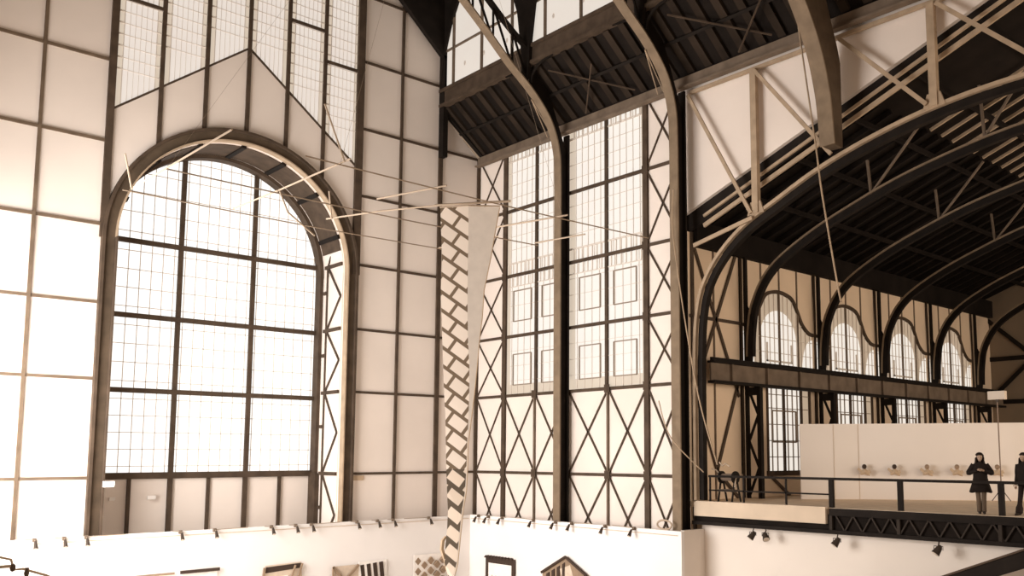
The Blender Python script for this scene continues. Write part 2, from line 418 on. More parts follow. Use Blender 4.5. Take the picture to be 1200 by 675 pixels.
# gable frame: dark spandrel plate before the gable wall, with corner bracket
sp = MB().prism([(22.7, 15.9), (22.7, 18.1), (20.3, 20.2), (16.5, 23.3), (16.5, 24.6), (22.9, 20.95), (22.95, 15.9)], 'Y', 33.6, 33.85).build('trim_3', M['dark'])
struct(sp, 'dark spandrel plate along the gable roof edge', 'roof trim')
MB().prism([(33.85, 16.5), (33.6, 18.4), (33.15, 19.6), (32.3, 21.0), (33.85, 21.0)], 'X', 22.6, 22.72).build('bracket', M['dark'], sp)
MB().bar((22.75, 33.75, 15.8), (25, 33.75, lean(25) + .1), .35, .22, (0, 1, 0)).build('verge_rafter', M['dark'], sp)
MB().box(22.62, 22.88, 33.6, 33.95, 13.5, 18.3).build('corner_post', M['dark'], sp)

# ------------------------------------------------------------------ arch frames of the nave
def arch_frame(Y, label, low=False):
    t = thing('arch_frame', label, 'arch', (24.5, Y, FL if not low else 9.5), 'arched nave frames')
    if not low:
        prof = [(24.35, FL), (24.35, 3), (24.35, 9), (24.35, 11.3), (24.27, 12.6), (23.85, 13.75), (22.95, 14.75), (21.6, 15.75), (20.1, 17.0), (18.6, 18.1), (16.8, 19.1), (CX, 19.8)]
    else:
        prof = [(24.3, 9.62), (24.22, 10.4), (24.08, 11.3), (23.62, 12.6), (22.75, 13.9), (21.5, 15.2), (20.1, 16.5), (18.6, 17.7), (16.8, 18.9), (CX, 19.7)]
    pr = spline(prof, 6); hw = .26 if low else .2
    n = len(pr)
    # inner flange runs the whole way
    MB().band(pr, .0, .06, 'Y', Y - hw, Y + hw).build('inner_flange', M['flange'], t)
    side = lambda x: -1
    i0 = min(range(n), key=lambda i: abs(pr[i][0] - 22.7) + (10 if pr[i][1] < 13 else 0))
    solid = pr[:i0 + 1]
    def depth(i):
        x, z = solid[min(i, len(solid) - 1)]
        if z < 11: return -.47
        return -min(1.5, .47 + (z - 11) * .28)
    # outer edge of solid web: clamp to the wall and the roof slope
    outer = []
    for i, (x, z) in enumerate(solid):
        if z < 12.5: outer.append((24.83, z))
        else:
            u = (z - 12.5) / (solid[-1][1] - 12.5); xo = 24.83 + (22.75 - 24.83) * u
            outer.append((xo, min(lean(xo) + .02, max(z, 12.5 + u * 5))))
    poly = solid + outer[::-1]
    MB().prism(poly, 'Y', Y - (.2 if low else .03), Y + (.2 if low else .03)).build('web_plate', M['web' if low else 'dark'], t)
    if not low:
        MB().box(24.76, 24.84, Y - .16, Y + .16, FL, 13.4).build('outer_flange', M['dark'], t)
    # lattice part beyond the clerestory: outer chord plus lacing
    lat = pr[i0:]
    ch = [(x, z + 1.55 - .02 * k) for k, (x, z) in enumerate(lat)]
    MB().band(ch, -.07, .07, 'Y', Y - .12, Y + .12).build('outer_chord', M['dark'], t)
    lc = MB()
    st = list(range(0, len(lat) - 4, 4))
    for j, i in enumerate(st):
        a, b = lat[i], ch[i]; c = lat[min(i + 4, len(lat) - 1)]; d = ch[min(i + 4, len(lat) - 1)]
        lc.bar((a[0], Y, a[1]), (d[0], Y, d[1]), .07, .07, (0, 1, 0)); lc.bar((c[0], Y, c[1]), (d[0], Y, d[1]), .07, .07, (0, 1, 0))
    lc.build('lacing', M['dark'], t)
    # clerestory post with flaring bracket
    zb = 15.25
    MB().prism([(Y - .18, zb), (Y + .18, zb), (Y + .3, 16.7), (Y + .55, 18.3), (Y + 1.05, 19.6), (Y + 2, 20.9), (Y - 2, 20.9), (Y - 1.05, 19.6), (Y - .55, 18.3), (Y - .3, 16.7)], 'X', 22.5, 22.64).build('post', M['dark'], t)
    for s in (-1, 1):                       # curved knee under the sill girder
        k = spline([(Y + s * .2, 15.1), (Y + s * .3, 15.45), (Y + s * .75, 15.75), (Y + s * 1.5, 15.85)], 5)
        MB().band(k, -.04, .04, 'X', 22.66, 22.72).build('knee_brace', M['dark'], t)
    # thin tie rods from the flange to the eaves
    for dx, dy in ((.0, 1.0), (.0, .7)):
        MB().tube([(23.0, Y + (.17 if dy > 0 else -.17), 14.55), (24.6, Y + dy, 13.56)], .022, 5).build('tie_rod', M['truss'], t)
    return t
arch_frame(27.6, 'tall curved steel arch frame between the two big nave windows, standing behind the display wall')
arch_frame(21.2, 'tall curved steel arch frame at the left end of the wide arched truss')
arch_frame(14.8, 'curved steel arch frame cut short, its foot resting on the wide arched truss', low=True)

# bracing struts under the lean-to roof
for i, (a, b) in enumerate((((22.9, 26.6, 15.4), (24.6, 23.4, 14.1)), ((24.6, 26.2, 14.1), (23.2, 24.4, 15.2)), ((22.9, 20.2, 15.4), (24.6, 17.0, 14.1)), ((24.6, 18.4, 14.1), (23.2, 16.2, 15.2)))):
    dz = .14 * (i % 2); a, b = (a[0], a[1], a[2] - dz), (b[0], b[1], b[2] - dz)
    o = MB().bar(a, b, .05, .05).build('roof_rail_strut', M['bars'])
    tag(o, ('thin roof strut between first and second arch frames, falling to the eaves', 'thin roof strut between first and second arch frames, rising from the eaves', 'thin roof strut falling from the second arch frame to the eaves', 'thin roof strut rising towards the cut-short third arch frame')[i], 'strut', 'struts under the lean-to roof')

# ------------------------------------------------------------------ wide arched truss in the opening to the side hall
tr = thing('arched_truss', 'wide arched steel truss spanning the opening to the side hall, with pale struts', 'truss', (24.9, 8.4, FL))
half = [(20.84, -1.6), (20.84, 2), (20.82, 3.6), (20.72, 4.9), (20.42, 6.0), (19.7, 7.0), (18.6, 7.85), (17.2, 8.5), (15.7, 9.13), (14.2, 9.6), (12.7, 9.95), (11.4, 10.15), (10, 10.27), (8.4, 10.3)]
full = spline(half + [(16.8 - y, z) for y, z in half[-2:2:-1]], 6)
full = [p for p in full if p[0] > 2]
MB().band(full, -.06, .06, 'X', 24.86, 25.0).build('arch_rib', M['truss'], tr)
MB().band(full, .06, .30, 'X', 25.02, 25.08).build('arch_web', M['dark'], tr)
MB().band(full, .28, .33, 'X', 24.94, 25.16).build('arch_soffit', M['dark'], tr)
def arch_z(y):
    return min(full, key=lambda p: abs(p[0] - y))[1]
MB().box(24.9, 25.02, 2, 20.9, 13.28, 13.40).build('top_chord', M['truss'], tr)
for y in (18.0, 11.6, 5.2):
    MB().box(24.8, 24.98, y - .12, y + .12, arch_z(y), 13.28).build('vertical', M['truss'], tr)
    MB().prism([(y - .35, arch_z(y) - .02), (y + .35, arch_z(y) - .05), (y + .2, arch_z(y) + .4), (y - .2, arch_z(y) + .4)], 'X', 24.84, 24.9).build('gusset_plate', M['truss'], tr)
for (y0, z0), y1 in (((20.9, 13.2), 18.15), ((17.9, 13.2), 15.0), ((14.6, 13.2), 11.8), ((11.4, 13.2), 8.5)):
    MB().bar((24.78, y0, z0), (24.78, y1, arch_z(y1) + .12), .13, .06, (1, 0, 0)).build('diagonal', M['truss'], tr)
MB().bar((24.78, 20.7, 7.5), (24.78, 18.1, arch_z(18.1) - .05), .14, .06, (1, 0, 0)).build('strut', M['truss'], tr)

# ------------------------------------------------------------------ side hall
YH = 21.3
XC = [28.3 + 5.15 * k for k in range(5)]
XE = 51.3
sl = lambda y: 9.07 + (20.77 - y) * .377
mb = MB(); mb.box(25.16, 28.4, YH, YH + .15, FL, 8.2); 
ZS = -.75
og_half = [(.12, 5.05), (.5, 5.12), (.95, 5.45), (1.3, 6.0), (1.65, 6.42), (2.15, 6.58), (2.575, 6.62)]
og = og_half + [(5.15 - x, z) for x, z in og_half[-2::-1]]
og = spline(og, 5)
for k, x in enumerate(XC):
    if k < 4:
        mb.prism([(x + .12, 5.05)] + [(x + a, b) for a, b in og[1:-1]] + [(x + 5.03, 5.05), (x + 5.15, 8.2), (x, 8.2)], 'Y', YH, YH + .15)
        mb.box(x, x + 5.15, YH, YH + .15, FL, ZS); mb.box(x, x + 1.6, YH, YH + .15, ZS, 3.2); mb.box(x + 4.6, x + 5.15, YH, YH + .15, ZS, 3.2)
        mb.box(x - .12, x + .12, YH, YH + .15, ZS, 8.2)
mb.box(48.78, XE, YH, YH + .15, FL, 8.2)
wh = struct(mb.build('wall_side_hall', M['plaster_hall']), 'tan plastered long wall of the side hall with arched windows', 'wall')
# first bay bracing
for x in (26.6,): MB().box(x - .03, x + .03, YH - .05, YH, FL, 8.2).build('stanchion', M['crane'], wh)
for x in (25.35,): MB().box(x - .06, x + .06, YH - .08, YH, FL, 8.2).build('stanchion', M['bars'], wh)
MB().box(25.2, 28.3, YH - .06, YH, 5.0, 5.12).build('rail', M['bars'], wh)
for z0, z1 in ((2.2, 7.9), (-2.0, 2.5)):
    if z0 > 0:
        MB().bar((25.35, YH - .05, 7.9), (28.05, YH - .05, 2.2), .13, .04, (0, 1, 0)).build('brace', M['bars'], wh)
        MB().bar((28.05, YH - .05, 7.9), (25.35, YH - .05, 2.2), .13, .04, (0, 1, 0)).build('brace', M['bars'], wh)
    else:
        MB().bar((28.0, YH - .05, 2.7), (26.65, YH - .05, -.6), .13, .04, (0, 1, 0)).build('brace', M['bars'], wh)
        MB().bar((25.3, YH - .05, 2.7), (26.65, YH - .05, -.6), .13, .04, (0, 1, 0)).build('brace', M['bars'], wh)
        MB().bar((26.65, YH - .05, -.6), (28.0, YH - .05, -1.7), .13, .04, (0, 1, 0)).build('brace', M['bars'], wh)
for x in XC: MB().box(x - .05, x + .05, YH - .06, YH, FL, 8.2).build('stanchion', M['bars'], wh)
for k, x in enumerate(XC[:4]):
    for dx in (1.32, 2.575, 3.85):
        MB().box(x + dx - .035, x + dx + .035, YH - .04, YH, 6.55 if dx == 2.575 else 6.0, 8.2).build('stanchion', M['crane'], wh)
    MB().bar((x + 1.7, YH - .05, ZS - .1), (x + 3.0, YH - .05, -1.65), .12, .04, (0, 1, 0)).build('brace', M['bars'], wh)
    # arched window
    w = bpy.data.objects.new('window_%d' % (6 + 2 * k), None); COL.objects.link(w); w['_o'] = (0, 0, 0)
    struct(w, ('first', 'second', 'third', 'fourth')[k] + ' three-lobed arched window of the side hall counting from the nave', 'window')
    MB().prism([(x + .1, 3.0)] + [(x + a, b) for a, b in og] + [(x + 5.05, 3.0)], 'Y', YH + .08, YH + .12).build('amber_pane', G['hall_amber'], w)
    pn = MB()
    pn.prism([(x + 1.32, 3.0), (x + 1.32, 4.6)] + arc(x + 2.575, 4.6, 1.255, PI, 0, 20)[1:-1] + [(x + 3.83, 4.6), (x + 3.83, 3.0)], 'Y', YH + .05, YH + .07)
    ql = [(x + .1, 3.0), (x + .1, 4.85)] + [(x + .1 + .8 * math.sin(a), 3.35 + 1.5 * math.cos(a)) for a in (.25, .5, .75, 1.0, 1.3, 1.57)] + [(x + .9, 3.0)]
    pn.prism(ql, 'Y', YH + .05, YH + .07); pn.prism([(2 * x + 5.15 - a, b) for a, b in ql], 'Y', YH + .05, YH + .07)
    pn.build('bright_pane', G['hall'], w)
    MB().band([(x + a, b) for a, b in og], -.07, .07, 'Y', YH - .05, YH + .04).build('curved_head', M['bars'], w)
    gb = MB()
    def top(a):
        return min(og, key=lambda p: abs(p[0] - a))[1]
    for a in [.33 + .32 * j for j in range(15)]: gb.box(x + a - .009, x + a + .009, YH + .01, YH + .05, 3.0, top(a))
    for z in (3.5, 4.1, 4.7, 5.3):
        gb.box(x + (.1 if z < 5.1 else .95), x + (5.05 if z < 5.1 else 4.2), YH + .01, YH + .05, z - .012, z + .012)
    gb.box(x + 1.7, x + 3.45, YH, YH + .05, 3.72, 3.79).box(x + 1.7, x + 1.76, YH, YH + .05, 3.72, 4.5).box(x + 3.4, x + 3.46, YH, YH + .05, 3.72, 4.5)
    gb.build('glazing_bars', M['lead'], w)
    for dx in (1.25, 2.575, 3.9): MB().box(x + dx - .035, x + dx + .035, YH - .03, YH + .05, 3.0, top(dx)).build('mullion', M['crane'], w)
    # straight window below the crane beam
    w = bpy.data.objects.new('window_%d' % (7 + 2 * k), None); COL.objects.link(w); w['_o'] = (0, 0, 0)
    struct(w, ('first', 'second', 'third', 'fourth')[k] + ' straight window under the crane beam counting from the nave', 'window')
    MB().box(x + 1.5, x + 4.7, YH + .06, YH + .1, ZS - .05, 3.1).build('bright_pane', G['hall'], w)
    MB().box(x + 4.05, x + 4.7, YH + .03, YH + .05, ZS, 3.1).build('amber_pane', G['hall_amber'], w)
    gb = MB()
    for a in (1.95, 2.3, 3.05, 3.4, 3.75, 4.1): gb.box(x + a - .012, x + a + .012, YH, YH + .05, ZS, 3.1)
    for z in (-.1, .55, 1.2, 1.85, 2.4): gb.box(x + 1.6, x + 4.6, YH, YH + .05, z - .015, z + .015)
    for p, q2 in (((1.95, .5), (3.6, .5)), ((1.95, 1.75), (3.6, 1.75)), ((1.95, .5), (1.95, 1.75)), ((3.6, .5), (3.6, 1.75))):
        gb.bar((x + p[0], YH, p[1]), (x + q2[0], YH, q2[1]), .06, .05, (0, 1, 0))
    gb.build('glazing_bars', M['leadd'], w)
    for a, ww in ((1.6, .1), (2.75, .08), (4.0, .08), (4.62, .1)): MB().box(x + a - ww / 2, x + a + ww / 2, YH - .05, YH + .05, ZS, 3.1).build('mullion', M['bars'], w)
    MB().box(x + 1.5, x + 4.7, YH - .08, YH + .04, ZS - .1, ZS + .1).build('sill', M['bars'], w)
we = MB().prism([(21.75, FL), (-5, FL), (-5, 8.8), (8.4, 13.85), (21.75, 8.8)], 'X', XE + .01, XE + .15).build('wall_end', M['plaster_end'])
struct(we, 'dim brown far end wall of the side hall with crossed braces', 'wall')
for y in (18.9, 16.4, 13.9, 11.4): MB().box(XE - .12, XE, y - .1, y + .1, FL, 9.3).build('stanchion', M['dark'], we)
for z in (2.9, 5.3): MB().box(XE - .1, XE, 6, 21.5, z - .12, z + .12).build('rail', M['dark'], we)
for y0 in (21.4, 16.4):
    MB().bar((XE - .08, y0, 7.6), (XE - .08, y0 - 5, 3), .22, .06, (1, 0, 0)).build('brace', M['dark'], we)
    MB().bar((XE - .08, y0 - 5, 7.6), (XE - .08, y0, 3), .22, .06, (1, 0, 0)).build('brace', M['dark'], we)
# roof of the side hall
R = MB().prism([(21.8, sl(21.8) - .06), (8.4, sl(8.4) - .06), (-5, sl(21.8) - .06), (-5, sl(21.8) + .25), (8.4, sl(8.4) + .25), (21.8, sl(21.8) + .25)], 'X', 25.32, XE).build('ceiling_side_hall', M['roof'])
struct(R, 'dark roof of the side hall', 'roof')
MB().prism([(21.8, sl(21.8) - .7), (8.4, sl(8.4) - .35), (8.4, sl(8.4) - .02), (21.8, sl(21.8) - .02)], 'X', 25.31, 25.34).build('verge_board', M['dark'], R)
for z in (.42, .78):
    MB().bar((25.26, 20.6, sl(20.6) - z - .05), (25.26, 8.4, sl(8.4) - z - .05), .10 if z < .6 else .15, .08, (1, 0, 0)).build('verge_rafter', M['truss'], R)
x = 26.4
while x < 51:
    MB().bar((x, 21.3, sl(21.3) - .22), (x, 14.2, sl(14.2) - .22), .12, .2, (0, 0, 1)).build('rafter', M['roof'], R)
    if x > 29: MB().bar((x, 14.1, sl(14.1) - .26), (x, 8.4, sl(8.4) - .26), .08, .1, (0, 0, 1)).build('lit_rafter', M['truss'], R)  # upper rafters again, the light they catch painted as paler steel
    x += .86
for y in (19.2, 17.0, 14.8, 12.6, 10.4): MB().bar((25.4, y, sl(y) - .4), (XE, y, sl(y) - .4), .12, .16, (0, 0, 1)).build('purlin', M['roof'], R)
MB().box(25.4, XE, YH - .25, YH + .15, 7.66, 8.6).build('eaves_beam', M['roof'], R)

# arches of the side hall
ordn = ('first', 'second', 'third', 'fourth', 'fifth')
for k, x in enumerate(XC):
    t = thing('hall_arch', ordn[k] + ' dark steel arch of the side hall, counted back from the wide truss', 'arch', (x, 20.9, -1.65), 'arches of the side hall')
    hp = [(21.0, -1.65), (21.0, 2), (20.98, 4.0), (20.9, 5.0), (20.72, 5.8), (20.2, 6.72), (19.4, 7.42), (17.9, 8.2), (16.2, 8.85), (14.6, 9.37), (13, 9.75), (11.5, 10.03), (10, 10.2), (8.4, 10.25)]
    fp = [p for p in spline(hp + [(16.8 - y, z) for y, z in hp[-2:4:-1]], 6) if p[0] > 0]
    up_ = [i for i, p in enumerate(fp) if p[1] > 3.55][0]
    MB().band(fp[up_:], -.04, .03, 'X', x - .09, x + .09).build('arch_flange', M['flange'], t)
    MB().band(fp[up_:], .03, .25, 'X', x - .03, x + .03).build('arch_web', M['dark'], t)
    MB().band(fp[up_:], .25, .30, 'X', x - .09, x + .09).build('arch_soffit', M['dark'], t)
    MB().box(x - .07, x + .07, 21.0, 21.12, -1.65, 7.62).build('post', M['dark'], t)
    MB().prism([(21.0, 3.55), (21.0, 5.75), (20.8, 5.35), (20.70, 4.9), (20.72, 4.3), (20.80, 3.55)], 'X', x - .05, x + .05).build('node_plate', M['dark'], t)
    MB().box(x - .09, x + .09, 20.40, 20.56, -1.65, 2.55).build('post', M['dark'], t)
    lc = MB()
    for j in range(4):
        z0 = -1.5 + j; a, b = (20.56, 21.0) if j % 2 else (21.0, 20.56)
        lc.bar((x, a, z0), (x, b, z0 + 1), .09, .06, (1, 0, 0))
    lc.build('lacing', M['dark'], t)
    MB().box(x - .09, x + .09, 20.56, 21.0, 2.25, 2.55).build('cap_plate', M['dark'], t)
    for y in (15.6, 11.6):
        z = min(fp, key=lambda p: abs(p[0] - y) + (9 if p[1] < 6 else 0))[1]
        MB().bar((x, y, z), (x, y + .1, sl(y) - .75), .08, .08, (1, 0, 0)).build('roof_strut', M['crane'], t)
        MB().bar((x, y, z), (x, y - 1.8, sl(y - 1.8) - .75), .07, .07, (1, 0, 0)).build('roof_strut', M['crane'], t)
cb = thing('crane_beam', 'long brown riveted crane runway beam across the arched windows', 'beam', (38, 20.6, 2.6))
MB().box(25.5, 50.9, 20.55, 20.63, 2.66, 3.3).build('web', M['crane'], cb)
MB().box(25.5, 50.9, 20.38, 20.72, 3.3, 3.38).build('top_flange', M['dark'], cb)
MB().box(25.5, 50.9, 20.38, 20.72, 2.56, 2.66).build('bottom_flange', M['dark'], cb)
MB().box(25.5, 50.9, 20.5, 20.6, 3.38, 3.5).build('track', M['dark'], cb)
for k in range(11): MB().box(26.6 + 2.2 * k, 26.68 + 2.2 * k, 20.44, 20.55, 2.66, 3.3).build('stiffener', M['crane'], cb)

# ------------------------------------------------------------------ gallery: deck, fascia, lattice girder
dk = MB().box(25.0, XE, -4, YH, -1.85, -1.65).build('floor_gallery', M['deck'])
struct(dk, 'tan raised gallery floor of the side hall', 'floor')
gd = thing('lattice_girder', 'dark lattice girder carrying the front edge of the gallery', 'girder', (24.95, 12, -2.42))
MB().box(24.88, 24.99, 2, 15.5, -1.88, -1.66).build('top_chord', M['dark'], gd)
MB().box(24.86, 24.99, 2, 21.0, -2.44, -2.32).build('bottom_chord', M['dark'], gd)
MB().box(25.01, 25.06, 2, 21.0, -2.42, -1.86).build('back_plate', M['roof'], gd)
y = 15.3; i = 0
for yy in (15.46, 13.22, 10.3, 7.6, 5.0): MB().box(24.9, 24.98, yy - .05, yy + .05, -2.32, -1.88).build('vertical', M['lace'], gd)
while y > 5:
    MB().bar((24.95, y, -1.86), (24.95, y - .3, -2.34), .045, .04, (1, 0, 0)).build('lacing_bar', M['lace'], gd)
    MB().bar((24.95, y - .3, -2.34), (24.95, y - .6, -1.86), .045, .04, (1, 0, 0)).build('lacing_bar', M['lace'], gd)
    y -= .6
fb = thing('fascia_board', 'pale tan board parapet at the left end of the gallery front', 'board', (24.9, 18, -2.2))
MB().box(24.84, 24.99, 15.6, 20.88, -2.14, -1.66).build('board', M['board'], fb)
MB().box(24.82, 25.0, 15.6, 20.8, -1.66, -1.62).build('cap', M['board'], fb)
# railing
rl = thing('gallery_railing', 'dark steel railing with square posts along the gallery front', 'railing', (25.1, 12, -1.65))
MB().box(25.06, 25.14, 2, 20.4, -.80, -.72).build('top_rail', M['dark'], rl)
MB().box(25.08, 25.12, 15.5, 20.4, -1.27, -1.22).build('middle_rail', M['dark'], rl)
for y in (20.35, 18.9, 17.2): MB().box(25.08, 25.12, y - .03, y + .03, -1.65, -.8).build('post', M['dark'], rl)
for y in (15.52, 13.22, 10.3, 7.6, 5.0): MB().box(25.04, 25.16, y - .07, y + .07, -1.65, -.8).build('post', M['dark'], rl)

# white gallery display wall
gp = [(29.0, 19.2), (29.9, 18.35), (30.6, 17.73), (36.5, 8.9)]
for i, (a, b) in enumerate(zip(gp, gp[1:])):
    d = Vector((b[0] - a[0], b[1] - a[1], 0)).normalized(); nn = Vector((-d.y, d.x, 0)) * .1
    poly = [a, b, (b[0] + nn.x, b[1] + nn.y), (a[0] + nn.x, a[1] + nn.y)]
    if i < 2: poly = [(p[0], p[1]) for p in poly]
    o = MB().prism(poly, 'Z', -1.65, 1.13 + .004 * i).build(('wall_gallery_return', 'wall_gallery_corner', 'wall_gallery_display')[i], M['gallery'] if i == 2 else M['gallery'])
    struct(o, ('narrow cream return panel at the left end of the gallery display wall', 'narrow cream panel next to the long gallery display wall', 'long cream display wall on the gallery behind the people')[i], 'partition')

for i, a in enumerate(gp[1:3]):
    o = bpy.data.objects['wall_gallery_corner']
    MB().box(a[0] - .012, a[0] + .0, a[1] - .012, a[1] + .0, -1.65, 1.12).build('seam_strip', M['board'], o)
# white display walls on the main floor
struct(MB().box(2.6, 24.15, 33.0, 33.15, FL, -2.66).build('wall_display_back', M['display']), 'long white display wall in front of the gable wall', 'partition')
struct(MB().box(24.0, 24.15, 20.75, 33.0, FL, -2.64).build('wall_display_right', M['display']), 'long white display wall in front of the braced side wall', 'partition')
struct(MB().box(25.3, 25.45, 2, 20.9, FL, -2.45).build('wall_under_gallery', M['gallery']), 'cream wall below the gallery edge', 'wall')
struct(MB().box(24.2, 25.3, 20.8, 20.95, FL, -2.62).build('wall_display_end', M['gallery']), 'short cream wall piece beside the second column', 'partition')

# ------------------------------------------------------------------ spotlights on the display walls
ords = 'first second third fourth fifth sixth seventh eighth ninth tenth eleventh twelfth'.split()
def spot(loc, dirv, label, group, along, reach=.26):
    t = thing('spotlight', label, 'spotlight', loc, group)
    x, y, z = loc
    d = Vector(dirv).normalized(); a = Vector(along)
    b = Vector((x, y, z)); e = b + d * .26 + Vector((0, 0, .0))
    MB().tube([b + a * reach + Vector((0, 0, .11)), b + Vector((0, 0, .1)), b + d * .1 + Vector((0, 0, .06))], .014, 6).build('arm', M['cord'], t)
    MB().box(x - .05, x + .05, y - .05, y + .05, z + .02, z + .14).build('clamp', M['crane'], t)
    tilt = Vector((d.x * .5, d.y * .5, -.9)).normalized()
    c = b + d * .16
    MB().tube([c + tilt * -.06, c, c + tilt * .16, c + tilt * .2], [.035, .045, .065, .07], 12).build('lamp_head', M['lamp'], t)
    MB().tube([c + tilt * .2, c + tilt * .212], .055, 12).build('lens', M['lens'], t)
    return t
for i, x in enumerate((7.18, 8.01, 8.65, 11.61, 12.79, 14.88, 15.83, 16.47, 18.41, 19.33, 20.06, 21.79)):
    spot((x, 32.93, -2.76), (0, -1, 0), 'small dark spotlight on top of the display wall under the gable, %s from the left' % ords[i], 'spotlights on the back display wall', (1 if i in (2, 4, 7) else -1, 0, 0), 1.2 if i in (2, 4, 7, 11) else .26)
for i, y in enumerate((32.3, 31.6, 30.64, 28.59, 27.23, 26.27, 24.43, 22.94)):
    spot((23.93, y, -2.74), (-1, 0, 0), 'small dark spotlight on top of the display wall under the bracing, %s from the corner' % ords[i], 'spotlights on the right display wall', (0, 1 if i in (1, 3, 7) else -1, .03), 1.1 if i in (2, 3, 5, 7) and i != 2 else .26)
t = thing('hanging_loop', 'pale rounded loop standing on top of the display wall near the second arch column', 'loop', (24.08, 21.6, -2.64))
MB().tube([(24.08, 21.6 + .34 * math.cos(a), -2.46 + .16 * math.sin(a)) for a in [2 * PI * k / 16 for k in range(17)]], .035, 6).build('loop', M['bamboo'], t)
MB().tube([(2.7, 32.97, -2.80), (23.9, 32.97, -2.80)], .016, 6).build('cable_rail', M['sail'], bpy.data.objects['wall_display_back'])
MB().tube([(23.97, 32.9, -2.79), (23.97, 20.9, -2.79)], .016, 6).build('cable_rail', M['sail'], bpy.data.objects['wall_display_right'])
# floodlights under the gallery edge
for i, (y, dy) in enumerate(((18.3, .3), (17.8, -.5), (15.16, .3), (11.96, .3))):
    t = thing('floodlight', ('dark floodlight under the pale fascia board, left one of the close pair', 'dark floodlight under the pale fascia board, right one of the close pair',
               'dark floodlight hanging alone below the left end of the lattice girder', 'dark floodlight hanging below the lattice girder under the person in the long coat')[i], 'floodlight', (24.75, y, -2.7), 'floodlights under the gallery')
    MB().tube([(24.8, y, -2.44), (24.75, y, -2.55)], .02, 6).build('bracket', M['lamp'], t)
    MB().tube([(24.75, y - .13, -2.66), (24.75, y - .13, -2.55), (24.75, y + .13, -2.55), (24.75, y + .13, -2.66)], .013, 5).build('yoke', M['lamp'], t)
    c = Vector((24.74, y, -2.64)); d = Vector((-.35, dy, -.6)).normalized()
    MB().tube([c - d * .13, c - d * .06, c + d * .05, c + d * .15], [.04, .08, .10, .12], 10).build('lamp_head', M['lamp'], t)
    MB().tube([c + d * .15, c + d * .16], .10, 10).build('lens', M['lens'], t)
# tiny plates on the gable wall
def plate(x, z, w, h, m, label, y=YA - .14):
    o = MB().prism([(x - w / 2, z - h / 2), (x + w / 2 - .03, z - h / 2), (x + w / 2, z - h / 2 + .04), (x + w / 2, z + h / 2), (x - w / 2, z + h / 2)], 'Y', y - .05, y).build('sign_plate', M[m])
    return tag(o, label, 'plate')
plate(19.0, -.97, .5, .2, 'tan', 'small tan plate on the gable wall beside the right niche jamb', YA)
plate(9.42, -1.0, .36, .2, 'paper', 'white tag at the left foot of the arched window, the larger one', YA - .38)
plate(11.6, -1.6, .3, .14, 'paper', 'small white tag on the second post below the arched window', YW - .2)
plate(10.3, -1.62, .2, .12, 'paper', 'smallest white tag on the shaded panel below the arched window', YW - .02)

# ------------------------------------------------------------------ kites shown on the display walls
def kite(label, loc, w, axis, sails, bars, group=None):
    """sails: (polygon in (u, z) from loc, material, name); bars: ((u,z),(u,z),width,material,name)"""
    t = thing('hanging_kite', label, 'kite', loc, group)
    off = 0
    for poly, m, nm in sails:
        off += .012
        if axis == 'Y': MB().prism([(loc[0] + u, loc[2] + z) for u, z in poly], 'Y', loc[1] - .05 - off, loc[1] - .04).build(nm, M[m], t)
        else: MB().prism([(loc[1] + u, loc[2] + z) for u, z in poly], 'X', loc[0] - .05 - off, loc[0] - .04).build(nm, M[m], t)
    for p, q, ww, m, nm in bars:
        if axis == 'Y': MB().bar((loc[0] + p[0], loc[1] - .13, loc[2] + p[1]), (loc[0] + q[0], loc[1] - .13, loc[2] + q[1]), ww, .05, (0, 1, 0)).build(nm, M[m], t)
        else: MB().bar((loc[0] - .13, loc[1] + p[0], loc[2] + p[1]), (loc[0] - .13, loc[1] + q[0], loc[2] + q[1]), ww, .05, (1, 0, 0)).build(nm, M[m], t)
    return t
A = (0, 32.99, 0)
def rect(a, b, c, d): return [(a, c), (b, c), (b, d), (a, d)]
kite('wide white scroll with a thin dark top batten, lowest left on the back display wall', (10.2, 32.99, -4.05), 0, 'Y',
     [(rect(.05, 2.75, -1.5, -.02), 'paper', 'sail')], [((0, -.02), (1.25, -.02), .07, 'sail_mid', 'batten'), ((1.45, -.01), (2.8, .0), .11, 'sail_dark', 'batten')])
kite('pale trapezoid kite with a dark slanted top band on the back display wall', (14.5, 32.99, -4.05), 0, 'Y',
     [([(.0, -1.5), (1.75, -1.5), (1.6, .0), (.2, -.05)], 'sail', 'sail'), ([(.15, -.32), (1.6, -.22), (1.6, -.04), (.22, -.1)], 'sail_dark', 'top_band'), ([(.5, -.9), (1.0, -.75), (1.1, -.45), (.6, -.5)], 'paper', 'patch')],
     [((.15, -.1), (.0, -1.4), .08, 'sail_mid', 'spar'), ((1.62, -.05), (1.3, -1.2), .07, 'sail_mid', 'spar'), ((1.35, -.1), (1.05, -1.0), .06, 'sail_mid', 'spar')])
kite('wide kite half diamond patterned and half dark striped on the back display wall', (17.4, 32.99, -4.35), 0, 'Y',
     [(rect(0, 1.15, -1.3, 0), 'sail', 'sail'), (rect(1.15, 2.4, -1.3, .1), 'paper', 'sail')] +
     [([(1.2 + .28 * k, -1.3), (1.36 + .28 * k, -1.3), (1.44 + .28 * k, -.6), (1.36 + .28 * k, -.02 + .02 * k), (1.2 + .28 * k, -.04 + .02 * k), (1.28 + .28 * k, -.6)], 'sail_dark', 'stripe') for k in range(4)],
     [((.0, -.0), (.6, -.75), .1, 'sail_mid', 'cross_band'), ((1.1, -.0), (.35, -.75), .1, 'sail_mid', 'cross_band'), ((.1, -.7), (.9, -1.3), .1, 'sail_mid', 'cross_band'), ((0, 0), (0, -1.3), .06, 'sail_mid', 'spar')])
dm = []
